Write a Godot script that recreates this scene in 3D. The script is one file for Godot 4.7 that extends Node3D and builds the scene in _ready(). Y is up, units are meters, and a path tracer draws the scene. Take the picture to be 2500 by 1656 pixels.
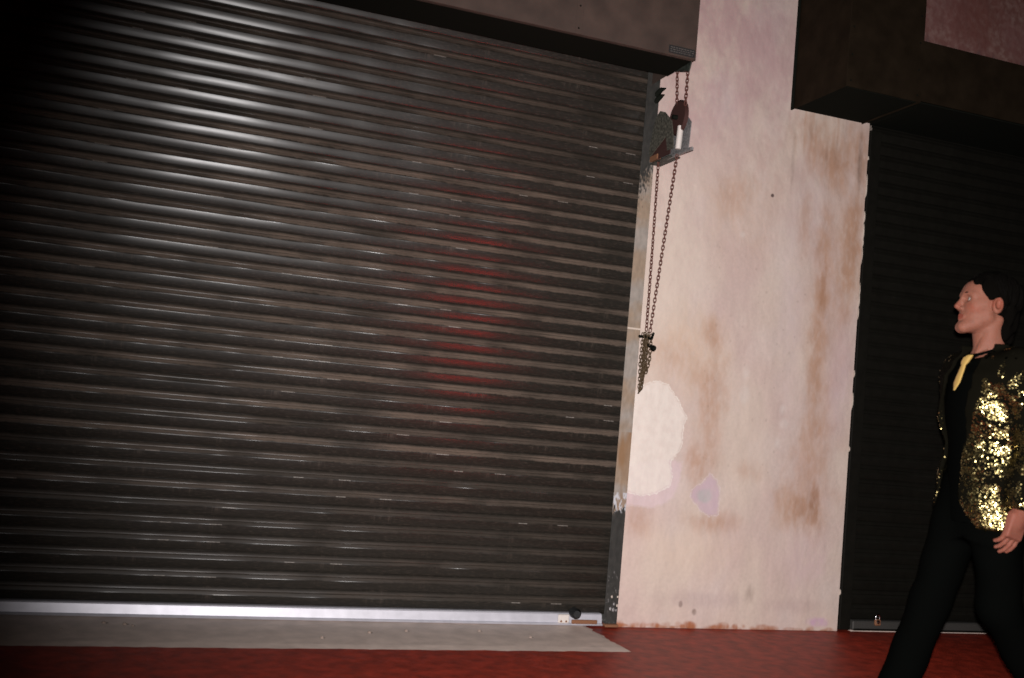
extends Node3D

const EYE := Vector3(0.0, 1.066, 4.8)
const PITCH := 0.08          # height of one shutter slat
const FACE := 0.486          # how far the shutter hoods stand out from the wall
var M := {}                  # materials by name
var rng := RandomNumberGenerator.new()
var taken := {}

# ------------------------------------------------------------------ naming
func numbered(called: String) -> String:
	var n: int = taken.get(called, 0)
	taken[called] = n + 1
	return called if n == 0 else "%s_%03d" % [called, n]

func thing(called: String, label: String, category: String, at := Vector3.ZERO, turn := 0.0, group := "") -> Node3D:
	var o := Node3D.new()
	o.name = numbered(called)
	add_child(o)
	o.position = at
	o.rotation.y = turn
	o.set_meta("label", label)
	o.set_meta("category", category)
	if group != "":
		o.set_meta("group", group)
	return o

func part(called: String, mesh: Mesh, m: Material, parent: Node, at := Vector3.ZERO) -> MeshInstance3D:
	var o := MeshInstance3D.new()
	o.name = called
	o.mesh = mesh
	if m:
		o.material_override = m
	parent.add_child(o, true)
	o.position = at
	return o

func struct(called: String, mesh: Mesh, m: Material) -> MeshInstance3D:
	var o := part(called, mesh, m, self)
	o.set_meta("kind", "structure")
	o.set_meta("label", called.replace("_", " "))
	return o

# ------------------------------------------------------------------ mesh collecting
class Acc:
	var v := PackedVector3Array()
	var n := PackedVector3Array()
	var uv := PackedVector2Array()
	var ix := PackedInt32Array()
	var col := PackedColorArray()
	var umap := Rect2(0, 0, 1, 1)     # the x, y rectangle that a texture covers
	func vert(p: Vector3, nn: Vector3, t = null) -> int:
		v.append(p)
		n.append(nn)
		if t == null:
			uv.append(Vector2((p.x - umap.position.x) / umap.size.x, 1.0 - (p.y - umap.position.y) / umap.size.y))
		else:
			uv.append(t)
		return v.size() - 1
	func face(a: int, b: int, c: int, want: Vector3) -> void:
		var g := (v[b] - v[a]).cross(v[c] - v[a])
		if g.dot(want) > 0.0:
			ix.append_array([a, c, b])
		else:
			ix.append_array([a, b, c])
	func tri(a: Vector3, b: Vector3, c: Vector3, out: Vector3) -> void:
		var g := (b - a).cross(c - a).normalized()
		if g.dot(out) < 0.0:
			g = -g
		var k := vert(a, g)
		vert(b, g)
		vert(c, g)
		face(k, k + 1, k + 2, g)
	func quad(a: Vector3, b: Vector3, c: Vector3, d: Vector3, out: Vector3) -> void:
		tri(a, b, c, out)
		tri(a, c, d, out)
	func mesh() -> ArrayMesh:
		var a := []
		a.resize(Mesh.ARRAY_MAX)
		a[Mesh.ARRAY_VERTEX] = v
		a[Mesh.ARRAY_NORMAL] = n
		a[Mesh.ARRAY_TEX_UV] = uv
		a[Mesh.ARRAY_INDEX] = ix
		if col.size() == v.size():
			a[Mesh.ARRAY_COLOR] = col
		var m := ArrayMesh.new()
		m.add_surface_from_arrays(Mesh.PRIMITIVE_TRIANGLES, a)
		return m

func box(s: Acc, lo: Vector3, hi: Vector3, bevel := 0.003) -> void:
	# a box whose edges and corners are cut
	var c := (lo + hi) / 2.0
	var h := (hi - lo) / 2.0
	var b: float = minf(bevel, minf(h.x, minf(h.y, h.z)) * 0.6)
	var q := func(sx: int, sy: int, sz: int, ax: int) -> Vector3:
		var k := Vector3(h.x - (0.0 if ax == 0 else b), h.y - (0.0 if ax == 1 else b), h.z - (0.0 if ax == 2 else b))
		return c + Vector3(k.x * sx, k.y * sy, k.z * sz)
	for g in [-1, 1]:
		s.quad(q.call(g, -1, -1, 0), q.call(g, 1, -1, 0), q.call(g, 1, 1, 0), q.call(g, -1, 1, 0), Vector3(g, 0, 0))
		s.quad(q.call(-1, g, -1, 1), q.call(1, g, -1, 1), q.call(1, g, 1, 1), q.call(-1, g, 1, 1), Vector3(0, g, 0))
		s.quad(q.call(-1, -1, g, 2), q.call(1, -1, g, 2), q.call(1, 1, g, 2), q.call(-1, 1, g, 2), Vector3(0, 0, g))
		for e in [-1, 1]:
			s.quad(q.call(g, e, -1, 0), q.call(g, e, 1, 0), q.call(g, e, 1, 1), q.call(g, e, -1, 1), Vector3(g, e, 0))
			s.quad(q.call(g, -1, e, 0), q.call(g, 1, e, 0), q.call(g, 1, e, 2), q.call(g, -1, e, 2), Vector3(g, 0, e))
			s.quad(q.call(-1, g, e, 1), q.call(1, g, e, 1), q.call(1, g, e, 2), q.call(-1, g, e, 2), Vector3(0, g, e))
			for d in [-1, 1]:
				s.tri(q.call(g, e, d, 0), q.call(g, e, d, 1), q.call(g, e, d, 2), Vector3(g, e, d))

func boxmesh(lo: Vector3, hi: Vector3, bevel := 0.003, umap := Rect2(0, 0, 1, 1)) -> ArrayMesh:
	var s := Acc.new()
	s.umap = umap
	box(s, lo, hi, bevel)
	return s.mesh()

func tube(s: Acc, pts: Array, radii: Array, sides := 10, caps := true) -> void:
	# a round bar along a path
	var ring0 := s.v.size()
	for i in pts.size():
		var p: Vector3 = pts[i]
		var d: Vector3 = (pts[mini(i + 1, pts.size() - 1)] - pts[maxi(i - 1, 0)]).normalized()
		var u := d.cross(Vector3(0.31, 0.17, 0.93)).normalized()
		var w := d.cross(u)
		for k in sides:
			var a := TAU * k / sides
			var o := u * cos(a) + w * sin(a)
			s.vert(p + o * float(radii[i]), o, Vector2(float(k) / sides, float(i) / pts.size()))
	for i in pts.size() - 1:
		for k in sides:
			var a0 := ring0 + i * sides + k
			var a1 := ring0 + i * sides + (k + 1) % sides
			var want := s.n[a0] + s.n[a1]
			s.face(a0, a1, a1 + sides, want)
			s.face(a0, a1 + sides, a0 + sides, want)
	if caps:
		for e in [0, pts.size() - 1]:
			var p: Vector3 = pts[e]
			var out: Vector3 = (pts[0] - pts[1]) if e == 0 else (pts[e] - pts[e - 1])
			for k in sides:
				s.tri(p, s.v[ring0 + e * sides + k], s.v[ring0 + e * sides + (k + 1) % sides], out)

func tubemesh(pts: Array, radii: Array, sides := 10) -> ArrayMesh:
	var s := Acc.new()
	tube(s, pts, radii, sides)
	return s.mesh()

func plate_yz(s: Acc, outline: PackedVector2Array, x0: float, x1: float) -> void:
	# a sheet of metal standing across the wall: outline in (z, y), between x0 and x1
	var t := Geometry2D.triangulate_polygon(outline)
	for x in [x0, x1]:
		for k in range(0, t.size(), 3):
			var p := []
			for j in 3:
				p.append(Vector3(x, outline[t[k + j]].y, outline[t[k + j]].x))
			s.tri(p[0], p[1], p[2], Vector3(-1 if x == x0 else 1, 0, 0))
	var mid := Vector2.ZERO
	for p in outline:
		mid += p / outline.size()
	for k in outline.size():
		var a := outline[k]
		var b := outline[(k + 1) % outline.size()]
		var o := (b - a).orthogonal()
		if o.dot((a + b) / 2.0 - mid) < 0.0:
			o = -o
		s.quad(Vector3(x0, a.y, a.x), Vector3(x0, b.y, b.x), Vector3(x1, b.y, b.x), Vector3(x1, a.y, a.x), Vector3(0, o.y, o.x))

# ------------------------------------------------------------------ surfaces from distance fields (for the person)
func cone(p: Vector3, a: Vector3, b: Vector3, ra: float, rb: float) -> float:
	var ba := b - a
	var h := clampf((p - a).dot(ba) / ba.length_squared(), 0.0, 1.0)
	return (p - a - ba * h).length() - lerpf(ra, rb, h)

func egg(p: Vector3, c: Vector3, r: Vector3) -> float:
	var q := p - c
	var k0 := (q / r).length()
	var k1 := (q / (r * r)).length()
	return k0 * (k0 - 1.0) / maxf(k1, 1e-6)

func smin(a: float, b: float, k: float) -> float:
	var h := maxf(k - absf(a - b), 0.0) / k
	return minf(a, b) - h * h * k * 0.25

func net(s: Acc, f: Callable, lo: Vector3, hi: Vector3, c: float, xf := Transform3D.IDENTITY) -> void:
	var nx := int((hi.x - lo.x) / c) + 2
	var ny := int((hi.y - lo.y) / c) + 2
	var nz := int((hi.z - lo.z) / c) + 2
	var val := PackedFloat32Array()
	val.resize(nx * ny * nz)
	val.fill(1e9)
	var B := 4
	var cells := PackedInt32Array()
	for bx in range(0, nx - 1, B):
		for by in range(0, ny - 1, B):
			for bz in range(0, nz - 1, B):
				var mid := lo + Vector3(bx + B * 0.5, by + B * 0.5, bz + B * 0.5) * c
				if absf(f.call(mid)) > B * c * 1.9:
					continue
				for i in range(bx, mini(bx + B + 1, nx)):
					for j in range(by, mini(by + B + 1, ny)):
						for k in range(bz, mini(bz + B + 1, nz)):
							var at := (i * ny + j) * nz + k
							if val[at] > 1e8:
								val[at] = f.call(lo + Vector3(i, j, k) * c)
							if i < bx + B and j < by + B and k < bz + B and i < nx - 1 and j < ny - 1 and k < nz - 1:
								cells.append(at)
	var who := {}
	var off := [0, nz * ny, nz, nz * ny + nz, 1, nz * ny + 1, nz + 1, nz * ny + nz + 1]   # bit 0 x, bit 1 y, bit 2 z
	var edges := [[0, 1], [2, 3], [4, 5], [6, 7], [0, 2], [1, 3], [4, 6], [5, 7], [0, 4], [1, 5], [2, 6], [3, 7]]
	for at in cells:
		var inside := 0
		for q in 8:
			if val[at + off[q]] < 0.0:
				inside += 1
		if inside == 0 or inside == 8:
			continue
		var sum := Vector3.ZERO
		var m := 0
		for e in edges:
			var a := val[at + off[e[0]]]
			var b := val[at + off[e[1]]]
			if (a < 0.0) != (b < 0.0):
				var t := a / (a - b)
				var pa := Vector3(e[0] & 1, (e[0] >> 1) & 1, (e[0] >> 2) & 1)
				var pb := Vector3(e[1] & 1, (e[1] >> 1) & 1, (e[1] >> 2) & 1)
				sum += pa.lerp(pb, t)
				m += 1
		var ijk := Vector3(at / (ny * nz), (at / nz) % ny, at % nz)
		var p := lo + (ijk + sum / m) * c
		var h := c * 0.6
		var g := Vector3(f.call(p + Vector3(h, 0, 0)) - f.call(p - Vector3(h, 0, 0)), f.call(p + Vector3(0, h, 0)) - f.call(p - Vector3(0, h, 0)), f.call(p + Vector3(0, 0, h)) - f.call(p - Vector3(0, 0, h))).normalized()
		who[at] = s.vert(xf * p, xf.basis * g, Vector2(p.x + p.z, p.y))
	var step := [nz * ny, nz, 1]
	for at in who:
		for ax in 3:
			if (val[at] < 0.0) == (val[at + step[ax]] < 0.0):
				continue
			var u: int = step[(ax + 1) % 3]
			var w: int = step[(ax + 2) % 3]
			if who.has(at - u) and who.has(at - w) and who.has(at - u - w):
				var a: int = who[at]
				var b: int = who[at - u]
				var d: int = who[at - u - w]
				var e: int = who[at - w]
				var want := s.n[a] + s.n[b] + s.n[d] + s.n[e]
				s.face(a, b, d, want)
				s.face(a, d, e, want)

# ------------------------------------------------------------------ materials
func lin(r: float, g: float, b: float) -> Color:
	return Color(r, g, b).linear_to_srgb()

func mat(called: String, c: Color, rough: float, metal := 0.0, spec := 0.5) -> StandardMaterial3D:
	var m := StandardMaterial3D.new()
	m.resource_name = called
	m.albedo_color = c
	m.roughness = rough
	m.metallic = metal
	m.metallic_specular = spec
	M[called] = m
	return m

func noise(sd: int, freq: float, oct := 4) -> FastNoiseLite:
	var n := FastNoiseLite.new()
	n.seed = sd
	n.frequency = freq
	n.noise_type = FastNoiseLite.TYPE_SIMPLEX_SMOOTH
	n.fractal_octaves = oct
	return n

func noise_tex(sd: int, freq: float, dark: Color, light: Color, size := 512) -> NoiseTexture2D:
	var t := NoiseTexture2D.new()
	t.width = size
	t.height = size
	t.seamless = true
	t.noise = noise(sd, freq, 5)
	var g := Gradient.new()
	g.set_color(0, dark)
	g.set_color(1, light)
	t.color_ramp = g
	return t

func bump_tex(sd: int, freq: float, strength: float, size := 512) -> NoiseTexture2D:
	var t := NoiseTexture2D.new()
	t.width = size
	t.height = size
	t.seamless = true
	t.noise = noise(sd, freq, 5)
	t.as_normal_map = true
	t.bump_strength = strength
	return t

func grainy(m: StandardMaterial3D, sd: int, dark: float, scale: float, bump := 0.0) -> void:
	# a mottled tone and a little relief, laid on by world position
	m.albedo_texture = noise_tex(sd, 0.02, Color(dark, dark, dark), Color(1, 1, 1))
	m.uv1_triplanar = true
	m.uv1_world_triplanar = true
	m.uv1_scale = Vector3.ONE * scale
	if bump > 0.0:
		m.normal_enabled = true
		m.normal_texture = bump_tex(sd + 1, 0.05, 6.0)
		m.normal_scale = bump

func slat_textures() -> Array:
	# along the slat 4.2 m, across it one pitch: dark paint below, dusty upper slope, worn spots on the crest
	var w := 2048
	var h := 64
	var coats := [1.0, 0.55, 0.30]      # strength of the dust colour: three kinds of slat, one above the other in the picture
	var col := Image.create(w, h * 3, false, Image.FORMAT_RGB8)
	var rgh := Image.create(w, h * 3, false, Image.FORMAT_RGB8)
	var na := noise(11, 0.004, 4)
	var nb := noise(12, 0.03, 4)
	var nc := noise(13, 0.11, 2)
	var wear := PackedFloat32Array()
	wear.resize(w)
	rng.seed = 5
	for k in 3:
		var a := rng.randi_range(0, w - 60)
		var l := rng.randi_range(6, 40)
		for i in l:
			wear[a + i] = maxf(wear[a + i], rng.randf_range(0.15, 0.6))
	for x in w:
		var rag := nb.get_noise_2d(x, 700.0) * 0.05 + nc.get_noise_2d(x, 300.0) * 0.02
		var rag2 := nb.get_noise_2d(x, 1700.0) * 0.04
		var much := clampf(0.78 + na.get_noise_2d(x, 50.0) * 0.8, 0.25, 1.0)
		var drip := clampf(na.get_noise_2d(x * 1.5, 4000.0) * 2.5 - 0.6, 0.0, 1.0) * clampf(nc.get_noise_2d(x * 2.0, 5000.0) * 1.4, 0.0, 0.6)
		for yy in h * 3:
			var y := yy % h
			var t := (y + 0.5) / h
			var g := nc.get_noise_2d(x * 0.5, y * 3.0)
			var streak := nb.get_noise_2d(x * 0.25, y * 6.0)
			var c := Vector3(0.018, 0.0158, 0.0130) * (1.0 + 0.16 * streak + 0.16 * g)
			var r := 0.37 + 0.03 * g
			var dust := smoothstep(0.50 + rag, 0.60 + rag, t) * (1.0 - smoothstep(0.80 + rag2, 1.0 + rag2, t)) * much
			dust *= float(coats[yy / h])
			dust *= clampf(0.85 + 0.6 * streak + 0.3 * g, 0.0, 1.0)
			var thin := clampf(nc.get_noise_2d(x * 0.35, y * 2.0 + 900.0) * 0.9 - 0.28, 0.0, 0.16)
			dust = maxf(maxf(dust, thin), drip * (0.6 + 0.4 * g) * smoothstep(0.0, 0.5, t))
			c = c.lerp(Vector3(0.118, 0.088, 0.068), dust)
			r = lerpf(r, 0.97, dust)
			if t > 0.50 and t < 0.55 and wear[x] > 0.0:
				c = c.lerp(Vector3(0.42, 0.38, 0.34), wear[x])
				r = 0.42
			col.set_pixel(x, yy, lin(c.x, c.y, c.z))
			rgh.set_pixel(x, yy, Color(r, r, r))
	return [ImageTexture.create_from_image(col), ImageTexture.create_from_image(rgh)]

# the stained plaster: colours in linear light over x 2.3 to 5.1 and y 0 to 4.2
const WALL := Rect2(2.3, 0.0, 2.8, 4.2)
const WPX := 250.0
var wr := PackedFloat32Array()
var wg := PackedFloat32Array()
var wb := PackedFloat32Array()
var ww := 700
var wh := 1050
var edge_noise: FastNoiseLite

func dab(x: int, y: int, c: Vector3, a: float) -> void:
	var k := y * ww + x
	wr[k] = lerpf(wr[k], c.x, a)
	wg[k] = lerpf(wg[k], c.y, a)
	wb[k] = lerpf(wb[k], c.z, a)

func stain(cx: float, cy: float, rx: float, ry: float, c: Vector3, a: float, soft := 0.6, rag := 0.35) -> void:
	for y in range(maxi(0, int((WALL.end.y - cy - ry * 1.6) * WPX)), mini(wh, int((WALL.end.y - cy + ry * 1.6) * WPX) + 1)):
		for x in range(maxi(0, int((cx - WALL.position.x - rx * 1.6) * WPX)), mini(ww, int((cx - WALL.position.x + rx * 1.6) * WPX) + 1)):
			var px := WALL.position.x + x / WPX
			var py := WALL.end.y - y / WPX
			var d := Vector2((px - cx) / rx, (py - cy) / ry).length()
			d += edge_noise.get_noise_2d(px * 100.0, py * 60.0) * rag
			var m := 1.0 - smoothstep(1.0 - soft, 1.0 + soft * 0.35, d)
			if m > 0.0:
				dab(x, y, c, a * m * clampf(0.85 + edge_noise.get_noise_2d(px * 420.0, py * 180.0) * 0.6, 0.3, 1.0))

func patch(poly: PackedVector2Array, c: Vector3, a: float, rim: Vector3, rim_a: float) -> void:
	var lo := poly[0]
	var hi := poly[0]
	for p in poly:
		lo = lo.min(p)
		hi = hi.max(p)
	for y in range(int((WALL.end.y - hi.y) * WPX) - 3, int((WALL.end.y - lo.y) * WPX) + 3):
		for x in range(maxi(0, int((lo.x - WALL.position.x) * WPX) - 3), int((hi.x - WALL.position.x) * WPX) + 3):
			var p := Vector2(WALL.position.x + x / WPX, WALL.end.y - y / WPX)
			p += Vector2(edge_noise.get_noise_2d(p.x * 500.0, p.y * 500.0), edge_noise.get_noise_2d(p.x * 500.0, p.y * 500.0 + 90.0)) * 0.008
			if Geometry2D.is_point_in_polygon(p, poly):
				var near := 1e9
				for k in poly.size():
					near = minf(near, p.distance_to(Geometry2D.get_closest_point_to_segment(p, poly[k], poly[(k + 1) % poly.size()])))
				if near < 0.004:
					dab(x, y, rim, rim_a)
				else:
					dab(x, y, c, a * smoothstep(0.0, 0.014, near) * clampf(0.92 + edge_noise.get_noise_2d(p.x * 300.0, p.y * 300.0) * 0.25, 0.0, 1.0))

func wall_texture() -> ImageTexture:
	edge_noise = noise(31, 0.06, 4)
	rng.seed = 70
	var n1 := noise(32, 0.006, 4)
	var n2 := noise(33, 0.02, 4)
	var n3 := noise(34, 0.15, 3)
	var n4 := noise(35, 0.012, 3)
	wr.resize(ww * wh)
	wg.resize(ww * wh)
	wb.resize(ww * wh)
	var cream := Vector3(0.62, 0.505, 0.435)
	var rose := Vector3(0.57, 0.435, 0.395)
	var pale := Vector3(0.63, 0.525, 0.485)
	for y in wh:
		for x in ww:
			var a := clampf(0.5 + n1.get_noise_2d(x, y * 0.7) * 1.3, 0.0, 1.0)
			var b := clampf(n2.get_noise_2d(x * 0.5, y * 0.35) * 1.6, 0.0, 1.0)
			var g := n3.get_noise_2d(x, y)
			var st := n4.get_noise_2d(x * 1.5, y * 0.4)
			var c := cream.lerp(rose, a).lerp(pale, b * 0.6) * (1.0 + 0.05 * g + 0.045 * st)
			var k := y * ww + x
			wr[k] = c.x
			wg[k] = c.y
			wb[k] = c.z
	var tan := Vector3(0.46, 0.275, 0.19)
	var brown := Vector3(0.33, 0.165, 0.095)
	var white := Vector3(0.72, 0.66, 0.62)
	var grime := Vector3(0.20, 0.14, 0.115)
	# broad washes of paint
	stain(2.50, 1.95, 0.26, 0.85, Vector3(0.65, 0.54, 0.465), 0.8, 0.9)
	stain(2.90, 2.30, 0.25, 0.35, Vector3(0.56, 0.40, 0.32), 0.5, 0.9)
	stain(2.62, 1.50, 0.25, 0.25, Vector3(0.60, 0.43, 0.32), 0.6, 0.9)
	stain(3.05, 1.00, 0.16, 0.35, Vector3(0.62, 0.50, 0.43), 0.6, 0.9)
	stain(2.75, 0.42, 0.42, 0.16, Vector3(0.66, 0.52, 0.43), 0.6, 0.9)
	stain(3.30, 2.45, 0.20, 0.40, Vector3(0.56, 0.44, 0.44), 0.6, 0.8)
	stain(3.25, 1.75, 0.10, 0.60, Vector3(0.60, 0.48, 0.46), 0.6, 0.8)
	stain(3.60, 1.45, 0.09, 0.35, Vector3(0.60, 0.46, 0.48), 0.7, 0.8)
	stain(3.45, 0.40, 0.22, 0.18, Vector3(0.60, 0.44, 0.45), 0.5, 0.8)
	stain(2.72, 2.90, 0.12, 0.20, Vector3(0.58, 0.46, 0.46), 0.6, 0.8)
	stain(2.95, 3.35, 0.16, 0.30, Vector3(0.55, 0.43, 0.44), 0.6, 0.8)
	patch(PackedVector2Array([Vector2(3.58, 3.1), Vector2(5.095, 3.1), Vector2(5.095, 4.19), Vector2(3.58, 4.19)]), Vector3(0.17, 0.066, 0.057), 0.95, Vector3(0.17, 0.066, 0.057), 0.5)  # dark red field painted in place of the flash dying away
	# mauve dabs high up; dark red above the right hood paints in flash falloff
	for k in 40:
		stain(rng.randf_range(2.3, 3.2), rng.randf_range(2.75, 4.2), rng.randf_range(0.10, 0.30), rng.randf_range(0.15, 0.4), Vector3(0.50, 0.335, 0.33), 0.35, 0.9, 0.6)
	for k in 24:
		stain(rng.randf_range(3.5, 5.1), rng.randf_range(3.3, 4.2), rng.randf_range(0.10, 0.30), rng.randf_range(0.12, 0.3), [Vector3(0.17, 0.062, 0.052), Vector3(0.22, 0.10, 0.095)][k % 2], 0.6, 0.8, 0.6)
	# rust and water runs
	for q in [[3.387, 0.725, 0.148, 0.158, 0.55], [3.450, 2.145, 0.048, 0.270, 0.55], [3.443, 1.899, 0.042, 0.134, 0.75], [3.429, 1.609, 0.058, 0.222, 0.6], [3.440, 1.341, 0.068, 0.200, 0.5], [3.613, 2.131, 0.076, 0.340, 0.75], [3.638, 2.365, 0.049, 0.319, 0.6], [3.294, 2.250, 0.047, 0.224, 0.4], [2.770, 1.598, 0.063, 0.099, 0.5], [2.765, 1.305, 0.107, 0.170, 0.42], [2.777, 1.080, 0.090, 0.233, 0.42], [3.499, 2.612, 0.075, 0.119, 0.6], [2.811, 2.392, 0.129, 0.131, 0.3], [3.430, 2.800, 0.230, 0.143, 0.45], [3.361, 2.716, 0.083, 0.178, 0.4], [2.828, 0.572, 0.139, 0.055, 0.5], [2.717, 0.873, 0.063, 0.139, 0.5], [2.40, 0.56, 0.10, 0.08, 0.35], [3.45, 1.05, 0.10, 0.20, 0.4], [2.52, 1.44, 0.12, 0.10, 0.3], [3.05, 0.86, 0.08, 0.06, 0.3]]:
		stain(q[0], q[1], float(q[2]) * 1.3, float(q[3]) * 1.1, tan, minf(float(q[4]) * 1.35, 0.92), 1.0, 0.5)
	stain(3.52, 2.05, 0.20, 1.00, tan, 0.40, 1.0, 0.6)
	stain(3.42, 0.80, 0.22, 0.34, tan, 0.35, 1.0, 0.6)
	stain(3.20, 2.55, 0.30, 0.30, Vector3(0.52, 0.36, 0.30), 0.4, 1.0, 0.6)
	stain(3.484, 0.731, 0.040, 0.125, brown, 0.6, 0.5)
	stain(3.430, 0.690, 0.110, 0.090, brown, 0.25, 0.6)
	stain(3.450, 1.95, 0.026, 0.16, brown, 0.45, 0.6)
	stain(3.46, 2.70, 0.10, 0.08, brown, 0.35, 0.6)
	stain(3.66, 2.72, 0.05, 0.20, brown, 0.35, 0.6)
	rng.seed = 77
	for k in 26:       # runs below the shutter box
		stain(rng.randf_range(3.18, 3.69), 2.90 - rng.randf() * 0.3, rng.randf_range(0.006, 0.018), rng.randf_range(0.05, 0.28), tan if k % 3 else grime, rng.randf_range(0.15, 0.4), 0.6)
	# filler and pale new plaster
	patch(PackedVector2Array([Vector2(2.250, 0.844), Vector2(2.558, 0.899), Vector2(2.637, 0.886), Vector2(2.631, 0.784), Vector2(2.597, 0.689), Vector2(2.539, 0.649), Vector2(2.469, 0.627), Vector2(2.250, 0.637)]), Vector3(0.66, 0.52, 0.53), 0.9, Vector3(0.62, 0.50, 0.48), 0.8)
	patch(PackedVector2Array([Vector2(2.25, 1.173), Vector2(2.342, 1.259), Vector2(2.375, 1.285), Vector2(2.439, 1.310), Vector2(2.513, 1.293), Vector2(2.582, 1.216), Vector2(2.607, 1.172), Vector2(2.643, 1.128), Vector2(2.626, 1.080), Vector2(2.624, 0.978), Vector2(2.598, 0.920), Vector2(2.560, 0.880), Vector2(2.582, 0.808), Vector2(2.571, 0.752), Vector2(2.502, 0.711), Vector2(2.403, 0.687), Vector2(2.25, 0.717)]), Vector3(0.76, 0.68, 0.62), 0.95, Vector3(0.78, 0.72, 0.66), 0.9)
	patch(PackedVector2Array([Vector2(2.697, 0.741), Vector2(2.767, 0.792), Vector2(2.805, 0.841), Vector2(2.851, 0.807), Vector2(2.877, 0.752), Vector2(2.878, 0.612), Vector2(2.815, 0.600), Vector2(2.748, 0.642), Vector2(2.696, 0.695)]), Vector3(0.56, 0.42, 0.47), 0.9, Vector3(0.66, 0.55, 0.55), 0.8)
	stain(2.784, 0.712, 0.055, 0.048, Vector3(0.46, 0.44, 0.43), 0.9, 0.4)
	for q in [[2.900, 2.166, 0.020, 0.022], [2.385, 2.148, 0.042, 0.025], [2.984, 1.404, 0.030, 0.052], [2.984, 1.282, 0.035, 0.060], [3.233, 1.221, 0.028, 0.029], [3.251, 1.140, 0.028, 0.029], [3.215, 1.031, 0.028, 0.038], [2.352, 0.748, 0.025, 0.036]]:
		stain(q[0], q[1], q[2], q[3], white, 0.38, 0.9, 0.5)
	# specks and scuffs
	stain(3.072, 2.415, 0.011, 0.010, Vector3(0.05, 0.03, 0.03), 0.95, 0.3)
	for k in 90:
		var r := rng.randf_range(0.003, 0.009)
		stain(rng.randf_range(2.70, 3.40), rng.randf_range(0.75, 2.10), r, r * rng.randf_range(0.7, 1.6), grime, rng.randf_range(0.08, 0.3), 0.7)
	stain(3.108, 0.192, 0.033, 0.061, grime, 0.45, 0.8)
	stain(2.687, 0.131, 0.013, 0.018, grime, 0.7, 0.5)
	stain(2.774, 0.090, 0.014, 0.018, grime, 0.7, 0.5)
	stain(3.560, 0.051, 0.070, 0.030, Vector3(0.55, 0.32, 0.52), 0.6, 0.6)
	stain(2.80, 0.16, 0.30, 0.05, Vector3(0.40, 0.30, 0.30), 0.35, 0.8)
	stain(3.40, 0.14, 0.24, 0.05, Vector3(0.42, 0.30, 0.29), 0.3, 0.8)
	for k in 60:       # rust and red paint splashed along the foot
		var x := 2.3 + 1.4 * pow(rng.randf(), 1.6)
		stain(x, rng.randf_range(-0.005, 0.02), rng.randf_range(0.015, 0.05), rng.randf_range(0.008, 0.028), Vector3(0.36, 0.13, 0.06), rng.randf_range(0.3, 0.8), 0.5, 0.7)
	for k in 70:       # soot that has settled in clumps above the right hood
		stain(rng.randf_range(3.6, 5.1), 3.42 + rng.randf_range(-0.12, 0.10), rng.randf_range(0.01, 0.06), rng.randf_range(0.02, 0.08), Vector3(0.10, 0.07, 0.075), rng.randf_range(0.2, 0.6), 0.6, 0.6)
	var im := Image.create(ww, wh, false, Image.FORMAT_RGB8)
	for y in wh:
		for x in ww:
			var k := y * ww + x
			im.set_pixel(x, y, lin(wr[k], wg[k], wb[k]))
	return ImageTexture.create_from_image(im)

func guide_texture() -> ImageTexture:
	# the rail: dark green-black paint at both ends, worn to a pale primer between, 48 px across and 3.1 m tall
	var im := Image.create(48, 1024, false, Image.FORMAT_RGB8)
	var n := noise(41, 0.05, 4)
	var n2 := noise(42, 0.012, 3)
	for y in 1024:
		for x in 48:
			var h := 3.1 * (1.0 - y / 1024.0)
			var f := n.get_noise_2d(x, y)
			var e := n.get_noise_2d(x * 2.0 + 300.0, y * 2.0)
			var dark := Vector3(0.026, 0.025, 0.022) * (1.0 + 0.5 * f)
			var bare := Vector3(0.30, 0.262, 0.23).lerp(Vector3(0.29, 0.215, 0.155), clampf(0.45 + n2.get_noise_2d(x * 0.4, y) * 2.0 + 0.15 * e, 0.0, 1.0)) * (1.0 + 0.2 * f)
			if h < 1.02:
				bare = bare.lerp(Vector3(0.24, 0.13, 0.06), clampf(0.5 + 1.2 * n2.get_noise_2d(x * 1.4, y * 0.6 + 400.0) + (x - 20) * 0.015, 0.0, 0.85))
			var m := smoothstep(0.60, 0.625, h + 0.05 * f) * (1.0 - smoothstep(2.28, 2.45, h + 0.14 * e + 0.05 * f + (24 - x) * 0.003))
			if h > 0.59 and h < 0.70:
				bare = bare.lerp(Vector3(0.50, 0.50, 0.53), smoothstep(0.0, 0.3, 0.15 + n.get_noise_2d(x + 80.0, y)))
			if absf(h - 1.569) < 0.004:
				bare = Vector3(0.6, 0.5, 0.42)
			if h < 0.30 and e > 0.48:
				dark = Vector3(0.16, 0.15, 0.15)
			var c := dark.lerp(bare, m)
			im.set_pixel(x, y, lin(c.x, c.y, c.z))
	return ImageTexture.create_from_image(im)

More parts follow.
